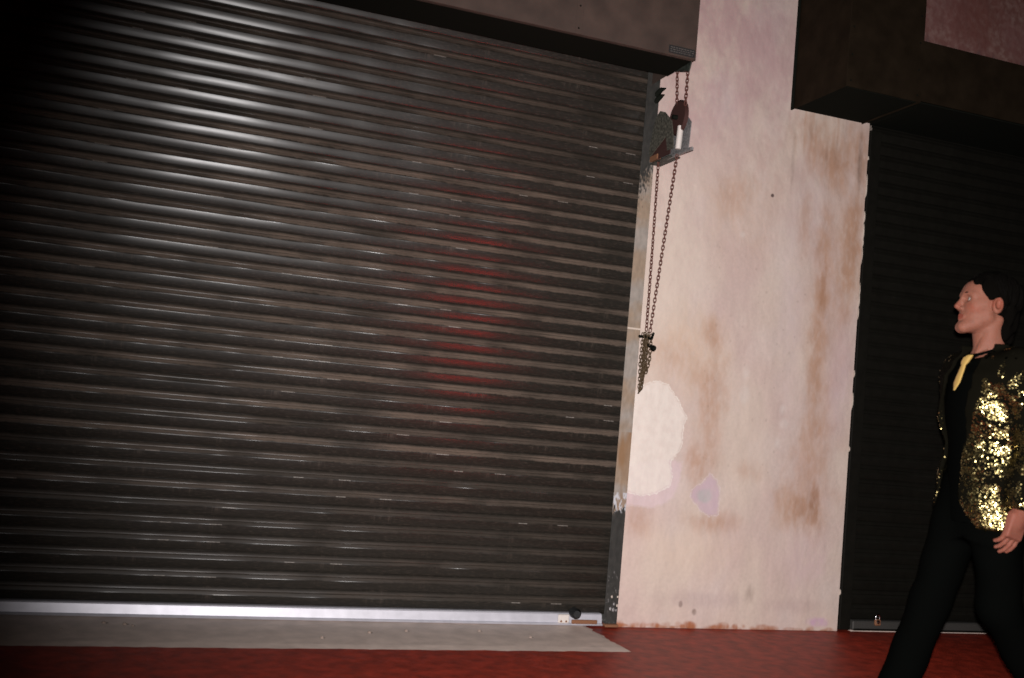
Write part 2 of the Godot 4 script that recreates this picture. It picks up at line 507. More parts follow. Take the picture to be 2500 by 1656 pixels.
func make_materials() -> void:
	var st := slat_textures()
	var m := mat("slat_paint", Color(1, 1, 1), 1.0, 0.0, 0.28)
	m.albedo_texture = st[0]
	m.roughness_texture = st[1]
	m.clearcoat_enabled = true
	m.clearcoat = 0.40
	m.clearcoat_roughness = 0.25
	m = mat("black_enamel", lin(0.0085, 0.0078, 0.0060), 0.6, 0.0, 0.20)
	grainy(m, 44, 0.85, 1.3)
	m = mat("stained_plaster", Color(1, 1, 1), 0.85, 0.0, 0.3)
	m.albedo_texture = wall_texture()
	m.normal_enabled = true
	m.normal_texture = bump_tex(51, 0.03, 5.0)
	m.normal_scale = 0.22
	m = mat("plain_plaster", lin(0.52, 0.37, 0.32), 0.85, 0.0, 0.3)
	grainy(m, 61, 0.72, 0.35, 0.3)
	m = mat("falloff_red", lin(0.175, 0.068, 0.058), 0.85, 0.0, 0.3)  # wall red darkened to stand in for flash falloff
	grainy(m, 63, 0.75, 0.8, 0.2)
	m = mat("chip_plaster", lin(0.50, 0.42, 0.36), 0.9)
	m = mat("rail", Color(1, 1, 1), 0.6)
	m.albedo_texture = guide_texture()
	m = mat("bar_metal", lin(0.62, 0.61, 0.67), 0.44, 0.35)
	grainy(m, 87, 0.90, 1.2)
	m = mat("bar_metal_dull", lin(0.045, 0.042, 0.038), 0.7, 0.1)
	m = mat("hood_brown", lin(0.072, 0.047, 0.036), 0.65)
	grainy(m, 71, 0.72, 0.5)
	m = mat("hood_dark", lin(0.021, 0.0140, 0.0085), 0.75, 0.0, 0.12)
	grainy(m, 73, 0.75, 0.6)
	m = mat("dark_steel", lin(0.009, 0.0098, 0.0078), 0.8, 0.0, 0.06)
	m = mat("green_steel", lin(0.055, 0.065, 0.052), 0.6)
	grainy(m, 75, 0.4, 4.0)
	m = mat("cage_grey", lin(0.17, 0.16, 0.125), 0.6)
	grainy(m, 76, 0.35, 5.0)
	m = mat("galvanised", lin(0.46, 0.44, 0.44), 0.5, 0.35)
	grainy(m, 77, 0.55, 6.0)
	m = mat("chain_rust", lin(0.11, 0.036, 0.026), 0.65, 0.2)
	m = mat("chain_old", lin(0.075, 0.046, 0.020), 0.55, 0.3)
	m = mat("wheel_rust", lin(0.045, 0.015, 0.012), 0.7)
	m = mat("rust", lin(0.20, 0.085, 0.040), 0.85)
	m = mat("white_paint", lin(0.62, 0.56, 0.52), 0.6)
	m = mat("black_rubber", lin(0.012, 0.013, 0.014), 0.6)
	m = mat("chrome", lin(0.85, 0.85, 0.88), 0.12, 1.0)
	m = mat("red_paint", lin(0.43, 0.044, 0.021), 0.5, 0.0, 0.35)
	grainy(m, 81, 0.66, 1.0, 0.06)
	m = mat("concrete", lin(0.78, 0.63, 0.55), 0.55)
	grainy(m, 85, 0.86, 0.7, 0.04)
	m = mat("grit", lin(0.30, 0.23, 0.19), 0.9)
	m = mat("label_plate", lin(0.02, 0.02, 0.02), 0.5)
	m = mat("label_print", lin(0.085, 0.075, 0.068), 0.6)
	m = mat("skin", lin(0.225, 0.088, 0.058), 0.6, 0.0, 0.3)
	m.vertex_color_use_as_albedo = true
	m.uv1_triplanar = true
	m.uv1_scale = Vector3.ONE * 9.0
	m.normal_enabled = true
	m.normal_texture = bump_tex(97, 0.06, 5.0, 256)
	m.normal_scale = 0.35
	m.subsurf_scatter_enabled = true
	m.subsurf_scatter_strength = 0.12
	m = mat("lip", lin(0.36, 0.13, 0.11), 0.5)
	m = mat("eye_white", lin(0.30, 0.25, 0.22), 0.3)
	m = mat("iris", lin(0.02, 0.015, 0.012), 0.1)
	m = mat("hair", lin(0.0028, 0.0024, 0.002), 0.9, 0.0, 0.04)
	m = mat("hair_gloss", lin(0.0032, 0.0028, 0.0024), 0.6, 0.0, 0.10)
	m = mat("black_cloth", lin(0.0018, 0.0020, 0.0018), 0.95, 0.0, 0.03)
	m = mat("jacket_cloth", lin(0.0045, 0.004, 0.0025), 0.85, 0.0, 0.08)
	m = mat("gold_silk", lin(0.62, 0.40, 0.12), 0.42, 0.35)
	m = mat("sequin_gold", lin(0.50, 0.40, 0.17), 0.28, 1.0)
	m = mat("added_red_lens", lin(0.5, 0.02, 0.02), 0.2)  # glowing face of the added light bar
	m.emission_enabled = true
	m.emission = Color(1.0, 0.10, 0.09)
	m.emission_energy_multiplier = 1.0
	m = mat("shoe_leather", lin(0.008, 0.008, 0.008), 0.3)

# ------------------------------------------------------------------ shutters
func slat_mesh(x0: float, x1: float, shift: float, sd: int, coat := 0) -> ArrayMesh:
	var pr := [[-0.09, -0.0060], [-0.02, -0.0040], [0.0, -0.001], [0.03, 0.0003], [0.045, 0.0010], [0.06, 0.0017], [0.08, 0.0023], [0.20, 0.0060], [0.34, 0.0093], [0.47, 0.01166], [0.485, 0.01190], [0.500, 0.01208], [0.512, 0.01212], [0.524, 0.01196], [0.54, 0.0116], [0.57, 0.0108], [0.70, 0.0072], [0.712, 0.0064], [0.720, 0.0030], [0.742, 0.0026], [0.750, 0.0058], [0.765, 0.0066], [0.80, 0.0062], [0.885, 0.0036], [0.95, 0.0010], [0.985, -0.0012], [1.0, -0.003]]
	var s := Acc.new()
	var n := noise(sd, 1.3, 3)
	var cols := 30
	for i in cols + 1:
		var x := lerpf(x0, x1, float(i) / cols)
		var lean := n.get_noise_1d(x) * 0.034
		var sway := n.get_noise_1d(x + 40.0) * 0.0012
		for k in pr.size():
			var a: Array = pr[maxi(k - 1, 0)]
			var b: Array = pr[mini(k + 1, pr.size() - 1)]
			var tn := Vector2(float(b[0]) - float(a[0]), (float(b[1]) - float(a[1])) / PITCH)
			var nn := Vector3(n.get_noise_1d(x * 3.0 + 90.0) * 0.012, -tn.y, tn.x).normalized().rotated(Vector3.RIGHT, -lean)
			var t: float = pr[k][0]
			s.vert(Vector3(x, t * PITCH, float(pr[k][1]) + sway + (t - 0.5) * PITCH * lean), nn, Vector2((x - x0) / 4.2 + shift, (clampf(t, 0.012, 0.988) + coat) / 3.0))
	var c := pr.size()
	for i in cols:
		for k in c - 1:
			var a := i * c + k
			s.face(a, a + c, a + c + 1, Vector3(0, 0, 1))
			s.face(a, a + c + 1, a + 1, Vector3(0, 0, 1))
	return s.mesh()

func curtain(parent: Node3D, x0: float, x1: float, y0: float, count: int, z: float, m: Material, sd: int) -> void:
	var kinds := []
	for coat in 3:
		for k in 6:
			kinds.append(slat_mesh(x0, x1, k * 0.137 + coat * 0.05, sd + k * 3 + coat, coat))
	rng.seed = sd
	for i in count:
		# dust colour strongest at middle height, weaker near the ground and at the top
		var h := y0 + i * PITCH + rng.randf_range(-0.25, 0.25)
		var coat := 2 if h < 0.45 else (1 if h < 0.85 or h > 2.25 else 0)
		var o := part("slat", kinds[coat * 6 + (i + rng.randi_range(0, 3)) % 6], m, parent, Vector3(0, y0 + i * PITCH, z + rng.randf_range(-0.001, 0.001)))
		o.rotation.x = deg_to_rad(rng.randf_range(-1.9, 1.9))
		o.rotation.z = rng.randf_range(-0.0007, 0.0007)

func hood_shell(s: Acc, x0: float, x1: float, y0: float, y1: float, front: float) -> void:
	# folded sheet: front, top, two ends and a lip; open below
	box(s, Vector3(x0, y0, front - 0.003), Vector3(x1, y1, front), 0.001)
	box(s, Vector3(x0, y1 - 0.003, 0.001), Vector3(x1, y1 - 0.0001, front - 0.0032), 0.001)
	for x in [x0, x1 - 0.003]:
		box(s, Vector3(x, y0 + (0.0 if front < FACE or x0 > 3.0 or x == x0 else 0.012), 0.001), Vector3(x + 0.003, y1 - 0.0032, front - 0.0032), 0.001)
	if x0 < 3.0:
		box(s, Vector3(x0 + 0.004, y0, front - 0.028), Vector3(x1 - 0.004, y0 + 0.002, front - 0.0032), 0.0006)

func guide_rail(parent: Node3D, x0: float, x1: float, top: float, m: Material) -> MeshInstance3D:
	# a U channel that opens to the curtain: front flange, web, rear flange
	var s := Acc.new()
	s.umap = Rect2(x0, 0, x1 - x0, 3.1)
	var left := x0 < 1.0 or x0 > 5.0
	var web0 := x0 if left else x1 - 0.006
	if x0 > 3.0 and x0 < 5.0:
		web0 = x0
	box(s, Vector3(x0, 0.012, 0.004), Vector3(x1, top, 0.012), 0.002)
	box(s, Vector3(web0, 0.012, -0.07), Vector3(web0 + 0.006, top, 0.0035), 0.001)
	box(s, Vector3(x0, 0.012, -0.078), Vector3(x1, top, -0.0705), 0.001)
	return part("guide_rail", s.mesh(), m, parent)

# ------------------------------------------------------------------ chain
func link_mesh() -> ArrayMesh:
	var s := Acc.new()
	var segs := 12
	var rad := 0.0026
	for i in segs:
		var a := TAU * i / segs
		var c := Vector3(cos(a) * 0.0066, sin(a) * 0.0066 + signf(sin(a)) * 0.0058 * minf(1.0, absf(sin(a)) * 2.0), 0)
		var d := Vector3(-sin(a), cos(a) * 1.4, 0).normalized()
		var o := d.cross(Vector3(0, 0, 1))
		for k in 6:
			var b := TAU * k / 6.0
			var nn := o * cos(b) + Vector3(0, 0, 1) * sin(b)
			s.vert(c + nn * rad, nn, Vector2(0, 0))
	for i in segs:
		for k in 6:
			var a0 := i * 6 + k
			var a1 := i * 6 + (k + 1) % 6
			var b0 := ((i + 1) % segs) * 6 + k
			var b1 := ((i + 1) % segs) * 6 + (k + 1) % 6
			var want := s.n[a0] + s.n[a1] + s.n[b0] + s.n[b1]
			s.face(a0, a1, b1, want)
			s.face(a0, b1, b0, want)
	return s.mesh()

func strand(parent: Node3D, link: Mesh, m: Material, pts: Array, twist: float) -> void:
	var cv := Curve3D.new()
	for p in pts:
		cv.add_point(p)
	var step := 0.0195
	var count := int(cv.get_baked_length() / step)
	for i in count:
		var a := cv.sample_baked(i * step)
		var b := cv.sample_baked((i + 1) * step)
		var up := (b - a).normalized()
		var side := up.cross(Vector3(0.12, 0.0, 1.0)).normalized()
		var o := part("link", link, m, parent)
		o.transform = Transform3D(Basis(side, up, side.cross(up)).rotated(up, twist + (PI / 2 if i % 2 else 0.0) + rng.randf_range(-0.25, 0.25)), (a + b) / 2.0)

# ------------------------------------------------------------------ the person (x his left, y up, z the way he walks)
func torso(p: Vector3) -> float:
	var t := [[0.74, 0.166, 0.116, 0.0], [0.92, 0.162, 0.110, 0.0], [1.08, 0.148, 0.100, 0.012], [1.24, 0.164, 0.110, 0.022], [1.36, 0.172, 0.106, 0.018], [1.42, 0.142, 0.086, 0.012], [1.47, 0.085, 0.066, 0.006]]
	var k := 0
	while k < t.size() - 2 and p.y > float(t[k + 1][0]):
		k += 1
	var a: Array = t[k]
	var b: Array = t[k + 1]
	var f := clampf((p.y - float(a[0])) / (float(b[0]) - float(a[0])), 0.0, 1.0)
	f = f * f * (3.0 - 2.0 * f)
	var rx := lerpf(a[1], b[1], f)
	var rz := lerpf(a[2], b[2], f)
	var q := Vector2(p.x / rx, (p.z - lerpf(a[3], b[3], f)) / rz)
	var d := (q.length() - 1.0) * minf(rx, rz)
	var over := maxf(p.y - 1.47, 0.74 - p.y)
	return maxf(d, over) if over > -0.02 else d

const SH_L := Vector3(0.172, 1.405, 0.0)
const EL_L := Vector3(0.255, 1.14, -0.035)
const WR_L := Vector3(0.245, 0.890, 0.010)
const SH_R := Vector3(-0.172, 1.405, 0.0)
const EL_R := Vector3(-0.245, 1.15, -0.10)
const WR_R := Vector3(-0.215, 0.925, -0.06)
const HIP_L := Vector3(0.088, 0.92, 0.0)
const KN_L := Vector3(0.095, 0.50, -0.03)
const AN_L := Vector3(0.095, 0.15, -0.27)
const HIP_R := Vector3(-0.088, 0.92, 0.0)
const KN_R := Vector3(-0.09, 0.50, 0.13)
const AN_R := Vector3(-0.09, 0.10, 0.27)

func arms(p: Vector3, grow: float) -> float:
	var l := smin(cone(p, SH_L, EL_L, 0.056 + grow, 0.044 + grow), cone(p, EL_L, WR_L, 0.044 + grow, 0.030 + grow), 0.02)
	var r := smin(cone(p, SH_R, EL_R, 0.056 + grow, 0.044 + grow), cone(p, EL_R, WR_R, 0.044 + grow, 0.030 + grow), 0.02)
	return minf(l, r)

func legs(p: Vector3, grow: float, flare: float) -> float:
	var l := smin(cone(p, HIP_L, KN_L, 0.088 + grow, 0.060 + grow), cone(p, KN_L, AN_L, 0.060 + grow, 0.042 + flare), 0.03)
	var r := smin(cone(p, HIP_R, KN_R, 0.088 + grow, 0.060 + grow), cone(p, KN_R, AN_R, 0.060 + grow, 0.042 + flare), 0.03)
	return smin(l, r, 0.03)

func body_field(p: Vector3) -> float:
	var d := smin(torso(p) + 0.012, arms(p, 0.0), 0.05)
	d = smin(d, legs(p, 0.0, 0.0), 0.05)
	return smin(d, cone(p, Vector3(0, 1.40, -0.01), Vector3(-0.004, 1.56, 0.022), 0.058, 0.050), 0.03)

func fold(p: Vector3) -> float:
	return 0.006 * sin(p.y * 26.0 + p.x * 18.0 + p.z * 11.0) * sin(p.y * 9.0 - p.z * 21.0)

func jacket_field(p: Vector3) -> float:
	var t := torso(p)
	var drape := 0.022 + 0.016 * smoothstep(1.1, 0.78, p.y)
	var shape := smin(t - drape, arms(p, 0.016), 0.045) + fold(p)
	var hollow := smin(t - drape + 0.017, arms(p, 0.000), 0.045) + fold(p)
	var d := maxf(shape, -hollow)
	# the open front, wide at the chest and cut away in a curve at the hem
	var half := 0.048 + 0.040 * smoothstep(1.02, 1.42, p.y) + 0.10 * pow(smoothstep(0.98, 0.76, p.y), 2.2)
	if p.x < 0.0:
		half += 0.085 * smoothstep(1.36, 1.20, p.y)      # the far front swings back
	if p.z > 0.0:
		d = maxf(d, half - absf(p.x - 0.005))
	d = maxf(d, 0.775 - p.y + 0.02 * sin(p.x * 9.0))
	# the sleeves end above the hands
	for s in [[EL_L, WR_L], [EL_R, WR_R]]:
		var along: Vector3 = (s[1] - s[0]).normalized()
		if (p - s[1]).length() < 0.13 and arms(p, 0.016) < t - drape:
			d = maxf(d, (p - s[1]).dot(along) - 0.012)
	var ring := Vector2(p.x, p.z + 0.01).length() - 0.066
	d = maxf(d, minf(-ring, 1.50 - p.y) if p.y > 1.40 else d)
	return d

func shirt_field(p: Vector3) -> float:
	var d := smin(torso(p) - 0.003, cone(p, Vector3(0, 1.36, -0.01), Vector3(0, 1.47, 0.004), 0.070, 0.062), 0.03)
	return maxf(d, maxf(p.y - 1.474 + p.z * 0.5, 0.80 - p.y))

func trouser_field(p: Vector3) -> float:
	var d := legs(p, 0.014, 0.030) + 0.7 * fold(p)
	d = smin(d, maxf(torso(p) + 0.004, p.y - 1.02), 0.04)
	d = maxf(d, p.y - 1.02)
	for s in [[KN_L, AN_L], [KN_R, AN_R]]:
		var along: Vector3 = (s[1] - s[0]).normalized()
		if (p - s[1]).length() < 0.2:
			d = maxf(d, (p - s[1]).dot(along) - 0.045)
	return d

func head_field(q: Vector3) -> float:
	var p := Vector3(absf(q.x), q.y, q.z)
	var d := egg(p, Vector3(0, 0.035, -0.018), Vector3(0.074, 0.086, 0.094))
	d = smin(d, egg(p, Vector3(0, -0.030, 0.030), Vector3(0.056, 0.082, 0.058)), 0.035)
	d = smin(d, egg(p, Vector3(0, 0.045, 0.045), Vector3(0.058, 0.048, 0.045)), 0.03)
	d = smin(d, cone(p, Vector3(0.050, -0.052, -0.002), Vector3(0.014, -0.100, 0.066), 0.018, 0.017), 0.03)
	d = smin(d, cone(p, Vector3(0, -0.098, 0.074), Vector3(0.009, -0.101, 0.075), 0.018, 0.016), 0.022)
	d = smin(d, cone(p, Vector3(0.042, -0.014, 0.050), Vector3(0.052, -0.004, 0.020), 0.016, 0.014), 0.04)
	d = smin(d, cone(p, Vector3(0.012, 0.026, 0.086), Vector3(0.046, 0.026, 0.066), 0.010, 0.009), 0.018)
	# nose
	d = smin(d, cone(p, Vector3(0, 0.018, 0.084), Vector3(0, -0.022, 0.105), 0.0085, 0.0112), 0.014)
	d = smin(d, cone(p, Vector3(0, -0.029, 0.094), Vector3(0.0115, -0.030, 0.092), 0.008, 0.0068), 0.008)
	# lips
	d = smin(d, cone(p, Vector3(0, -0.055, 0.0890), Vector3(0.021, -0.060, 0.079), 0.0062, 0.0030), 0.008)
	d = smin(d, cone(p, Vector3(0, -0.068, 0.0875), Vector3(0.017, -0.064, 0.080), 0.0062, 0.0030), 0.008)
	d = maxf(d, -cone(p, Vector3(0, -0.0618, 0.1005), Vector3(0.022, -0.0622, 0.089), 0.0040, 0.0028))
	# eye sockets and nostrils
	d = -smin(-d, egg(p, Vector3(0.031, 0.010, 0.088), Vector3(0.019, 0.011, 0.014)), 0.010)
	d = maxf(d, -egg(p, Vector3(0.0075, -0.038, 0.103), Vector3(0.0035, 0.004, 0.005)))
	# lids
	d = smin(d, cone(p, Vector3(0.017, 0.014, 0.079), Vector3(0.044, 0.012, 0.069), 0.0040, 0.003), 0.006)
	# ear: a rim round a hollow
	var e := egg(Vector3(p.x - 0.002, p.y, p.z), Vector3(0.080, -0.004, -0.014), Vector3(0.014, 0.034, 0.021))
	e = maxf(e, -egg(p, Vector3(0.094, 0.000, -0.012), Vector3(0.012, 0.021, 0.012)))
	d = smin(d, e, 0.008)
	# neck
	d = smin(d, cone(p, Vector3(0, -0.060, -0.030), Vector3(0, -0.190, -0.060), 0.053, 0.055), 0.022)
	d = smin(d, cone(p, Vector3(0.046, -0.050, -0.045), Vector3(0.012, -0.190, 0.0), 0.013, 0.012), 0.02)
	return d

func hair_field(q: Vector3) -> float:
	var p := Vector3(absf(q.x), q.y, q.z)
	var lock := 0.0035 * sin(q.x * 190.0 + q.y * 60.0 + sin(q.z * 70.0)) + 0.003 * sin(q.z * 140.0 + q.x * 50.0)
	var d := egg(p, Vector3(0, 0.044, -0.026), Vector3(0.088, 0.098, 0.110))
	d = smin(d, egg(p, Vector3(0, -0.055, -0.080), Vector3(0.066, 0.110, 0.046)), 0.04)
	d += lock
	var cut := egg(p, Vector3(0, -0.035, 0.098), Vector3(0.078, 0.120, 0.090))
	d = maxf(d, -cut)
	d = maxf(d, -egg(p, Vector3(0.095, -0.014, 0.0), Vector3(0.030, 0.036, 0.040)))
	return d

func hand_field(p: Vector3) -> float:
	# p.y runs from the wrist to the fingertips, p.x to the thumb side, p.z out of the palm
	var q := (p - Vector3(0.0, 0.055, 0.0)).abs() - Vector3(0.030, 0.036, 0.006)
	var d := Vector3(maxf(q.x, 0), maxf(q.y, 0), maxf(q.z, 0)).length() + minf(maxf(q.x, maxf(q.y, q.z)), 0.0) - 0.009
	d = smin(d, cone(p, Vector3(0, -0.05, 0), Vector3(0, 0.03, 0), 0.028, 0.026), 0.03)
	var base := [0.029, 0.0095, -0.0105, -0.0290]
	var long := [0.070, 0.079, 0.073, 0.056]
	for k in 4:
		var a := Vector3(base[k], 0.092 - 0.004 * absf(k - 1.2), 0.0)
		var ang := 0.20 + 0.10 * k
		var fan := (1.4 - k) * 0.012
		var f := 1e9
		for j in 3:
			var l: float = long[k] * [0.45, 0.31, 0.24][j]
			var b := a + Vector3(sin(fan), cos(ang), sin(ang)) * l
			f = minf(f, cone(p, a, b, 0.0094 - 0.0008 * j, 0.0088 - 0.0008 * j))
			a = b
			ang += 0.34
		d = smin(d, f, 0.006)
	var th := smin(cone(p, Vector3(0.024, 0.022, 0.006), Vector3(0.049, 0.058, 0.018), 0.0140, 0.0105), cone(p, Vector3(0.049, 0.058, 0.018), Vector3(0.054, 0.092, 0.024), 0.0105, 0.0080), 0.004)
	return smin(d, th, 0.010)

func hand_frame(elbow: Vector3, wrist: Vector3, palm: Vector3, down: Vector3) -> Transform3D:
	var y := down.normalized()
	var z := (palm - y * palm.dot(y)).normalized()
	return Transform3D(Basis(y.cross(z), y, z), wrist + y * 0.02)

func build_person() -> void:
	var t := thing("person", "person in gold sequinned jacket and black trousers striding past the closed shutter", "person", Vector3(3.0, 0, 1.72), deg_to_rad(-100))
	var head := Transform3D(Basis.from_euler(Vector3(deg_to_rad(-8), deg_to_rad(-10), deg_to_rad(2))), Vector3(-0.004, 1.645, 0.030))
	var s := Acc.new()
	net(s, body_field, Vector3(-0.36, 0.0, -0.40), Vector3(0.36, 1.57, 0.42), 0.018)
	net(s, head_field, Vector3(-0.12, -0.20, -0.14), Vector3(0.12, 0.14, 0.14), 0.0042, head)
	var hl := hand_frame(EL_L, WR_L, Vector3(-1, 0, 0.25), Vector3(-0.03, -1, 0.26))
	var hr := hand_frame(EL_R, WR_R, Vector3(1, 0, -0.3), Vector3(0.06, -1, 0.10))
	# his right hand is the mirror of his left
	hr.basis.x = -hr.basis.x
	net(s, hand_field, Vector3(-0.06, -0.06, -0.04), Vector3(0.08, 0.19, 0.08), 0.0042, hl)
	net(s, hand_field, Vector3(-0.06, -0.06, -0.04), Vector3(0.08, 0.19, 0.08), 0.005, hr)
	# complexion: redder lips, nose, cheeks, ears and knuckles, and a freckled unevenness
	var inv := head.affine_inverse()
	var ns := noise(95, 28.0, 4)
	var ns2 := noise(96, 160.0, 2)
	for v in s.v:
		var q := inv * v
		var c := Vector3(1, 1, 1) * (1.0 + 0.16 * ns.get_noise_3d(v.x, v.y, v.z) + 0.14 * ns2.get_noise_3d(v.x, v.y, v.z))
		var lip := 1.0 - smoothstep(0.7, 1.15, Vector3(q.x / 0.024, (q.y + 0.0615) / 0.0125, (q.z - 0.088) / 0.02).length())
		c = c.lerp(Vector3(0.78, 0.50, 0.50), lip)
		var flush := 1.0 - smoothstep(0.3, 1.0, minf(Vector3((absf(q.x) - 0.045) / 0.03, (q.y + 0.025) / 0.03, (q.z - 0.05) / 0.05).length(), minf((q - Vector3(0, -0.022, 0.105)).length() / 0.022, (Vector3(absf(q.x), q.y, q.z) - Vector3(0.085, 0.0, -0.014)).length() / 0.04)))
		c = c.lerp(c * Vector3(1.08, 0.78, 0.74), flush)
		var beard := (1.0 - smoothstep(0.5, 1.1, Vector3(q.x / 0.06, (q.y + 0.085) / 0.04, (q.z - 0.05) / 0.06).length())) * (1.0 - lip)
		c = c.lerp(c * Vector3(0.84, 0.82, 0.84), beard * clampf(0.5 + ns2.get_noise_3d(v.x * 2.0, v.y * 2.0, v.z), 0.0, 1.0))
		if v.y < 1.0:
			c *= Vector3(1.0, 0.86, 0.88)
		s.col.append(Color(c.x, c.y, c.z))
	part("body", s.mesh(), M.skin, t)
	for side in [-1, 1]:
		var e := SphereMesh.new()
		e.radius = 0.0118
		e.height = 0.0236
		e.radial_segments = 16
		e.rings = 10
		var eye := part("eye", e, M.eye_white, t)
		eye.transform = head * Transform3D(Basis.IDENTITY, Vector3(0.031 * side, 0.0095, 0.0685))
		var i := SphereMesh.new()
		i.radius = 0.0062
		i.height = 0.0124
		i.radial_segments = 12
		i.rings = 8
		part("iris", i, M.iris, eye, Vector3(-0.001, 0.0012, 0.0066))
		var brow := part("eyebrow", tubemesh([Vector3(0.013 * side, 0.028, 0.0945), Vector3(0.030 * side, 0.033, 0.0895), Vector3(0.049 * side, 0.029, 0.0745)], [0.0030, 0.0036, 0.0018], 6), M.hair, t)
		brow.transform = head
	s = Acc.new()
	net(s, hair_field, Vector3(-0.12, -0.18, -0.16), Vector3(0.12, 0.17, 0.12), 0.0048, head)
	var hair := part("hair", s.mesh(), M.hair, t)
	rng.seed = 55
	s = Acc.new()
	for k in 260:
		var az := rng.randf_range(-PI, PI)
		var front := clampf(cos(az), 0.0, 1.0)
		var p0 := rng.randf_range(0.15, 0.9)
		var p1 := lerpf(rng.randf_range(1.5, 2.3), rng.randf_range(0.95, 1.20), smoothstep(0.1, 0.7, front))
		var pts := []
		var rr := []
		for j in 5:
			var f := j / 4.0
			var po := lerpf(p0, p1, f)
			var aa := az + (0.35 * f * signf(az) if front > 0.0 else 0.0)
			var lift := 1.0 + 0.02 * rng.randf() + 0.015 * sin(f * PI)
			pts.append(Vector3(0, 0.044, -0.026) + Vector3(sin(aa) * sin(po) * 0.088, cos(po) * 0.098, cos(aa) * sin(po) * 0.110) * lift)
			rr.append(lerpf(0.0026, 0.0007, f))
		tube(s, pts, rr, 5, false)
	var locks := part("locks", s.mesh(), M.hair_gloss, hair)
	locks.transform = head
	locks.set_meta("kind", "stuff")
	s = Acc.new()
	net(s, trouser_field, Vector3(-0.30, 0.02, -0.42), Vector3(0.30, 1.06, 0.42), 0.016)
	part("trousers", s.mesh(), M.black_cloth, t)
	s = Acc.new()
	net(s, shirt_field, Vector3(-0.24, 0.78, -0.20), Vector3(0.24, 1.52, 0.22), 0.013)
	var shirt := part("shirt", s.mesh(), M.black_cloth, t)
	# collar band, higher behind than before
	s = Acc.new()
	var rings := 28
	for j in 4:
		for k in rings:
			var a := TAU * k / rings
			var up := Vector3(0, 1.450 - 0.032 * cos(a), 0.006)
			var r: float = [0.078, 0.068, 0.064, 0.074][j]
			var y: float = [0.0, 0.036, 0.036, 0.0][j]
			s.vert(up + Vector3(sin(a) * r * 1.0, y, cos(a) * r * 1.02), Vector3(sin(a), 0.3, cos(a)).normalized() * (1.0 if j < 2 else -1.0), Vector2.ZERO)
	for j in 3:
		for k in rings:
			var a0 := j * rings + k
			var a1 := j * rings + (k + 1) % rings
			s.face(a0, a1, a1 + rings, s.n[a0])
			s.face(a0, a1 + rings, a0 + rings, s.n[a0])
	part("collar", s.mesh(), M.black_cloth, shirt)
	# tie: knot, and a blade that goes under the waistcoat
	s = Acc.new()
	var rows := [[1.448, 0.014, 0.084, 0.009], [1.436, 0.022, 0.096, 0.014], [1.418, 0.019, 0.106, 0.013], [1.406, 0.012, 0.112, 0.007], [1.385, 0.0160, 0.119, 0.006], [1.355, 0.0190, 0.130, 0.006], [1.335, 0.0200, 0.137, 0.005], [1.305, 0.0040, 0.146, 0.003]]
	var seg := 14
	for row in rows:
		for k in seg:
			var a := TAU * k / seg
			s.vert(Vector3(0.006 + cos(a) * float(row[1]), row[0], float(row[2]) + sin(a) * float(row[3])), Vector3(cos(a) * 0.5, 0.15, sin(a)).normalized(), Vector2.ZERO)
	for j in rows.size() - 1:
		for k in seg:
			var a0 := j * seg + k
			var a1 := j * seg + (k + 1) % seg
			s.face(a0, a1, a1 + seg, s.n[a0] + s.n[a1])
			s.face(a0, a1 + seg, a0 + seg, s.n[a0] + s.n[a1])
	part("tie", s.mesh(), M.gold_silk, t)
	# jacket and its sequins
	s = Acc.new()
	net(s, jacket_field, Vector3(-0.36, 0.74, -0.26), Vector3(0.36, 1.53, 0.26), 0.0095)
	var jacket := part("jacket", s.mesh(), M.jacket_cloth, t)
	var q := Acc.new()
	rng.seed = 2024
	var na := noise(91, 9.0, 3)
	var nb := noise(92, 3.2, 2)
	for k in range(0, s.ix.size(), 3):
		var a := s.v[s.ix[k]]
		var b := s.v[s.ix[k + 1]]
		var c := s.v[s.ix[k + 2]]
		var area := (b - a).cross(c - a).length() * 0.5
		var many := area * 60000.0
		var count := int(many) + (1 if rng.randf() < many - int(many) else 0)
		for i in count:
			var u := rng.randf()
			var w := rng.randf()
			if u + w > 1.0:
				u = 1.0 - u
				w = 1.0 - w
			var p := a + (b - a) * u + (c - a) * w
			var nn := (s.n[s.ix[k]] + s.n[s.ix[k + 1]] + s.n[s.ix[k + 2]]).normalized()
			if torso(p) - 0.012 < 0.0 and absf(p.x) < 0.15:
				continue       # the lining
			if p.z > 0.0 and p.y > 1.0 and absf(p.x) < 0.050 + 0.085 * smoothstep(1.0, 1.32, p.y):
				continue       # the plain black lapels
			var figure := absf(na.get_noise_3d(p.x, p.y, p.z)) * 3.4 + nb.get_noise_3d(p.x, p.y, p.z) * 1.3
			var keep := 0.02 + figure * 0.75 - 0.35 * smoothstep(1.12, 1.40, p.y)
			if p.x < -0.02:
				keep *= 0.08        # sequins thinned here to stand in for the far side's dimness under flash
			if rng.randf() > keep:
				continue
			var tilt := Vector3(rng.randfn(), rng.randfn(), rng.randfn()) * 0.16
			var up := (nn + tilt).normalized()
			var e1 := up.cross(Vector3(0.3, 0.8, 0.5)).normalized()
			var e2 := up.cross(e1)
			var r := rng.randf_range(0.0019, 0.0032)
			var ctr := p + nn * 0.0022
			var base := q.vert(ctr, up, Vector2.ZERO)
			for j in 6:
				q.vert(ctr + (e1 * cos(TAU * j / 6) + e2 * sin(TAU * j / 6)) * r, up, Vector2.ZERO)
			for j in 6:
				q.face(base, base + 1 + j, base + 1 + (j + 1) % 6, up)
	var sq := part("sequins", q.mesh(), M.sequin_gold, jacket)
	sq.set_meta("kind", "stuff")
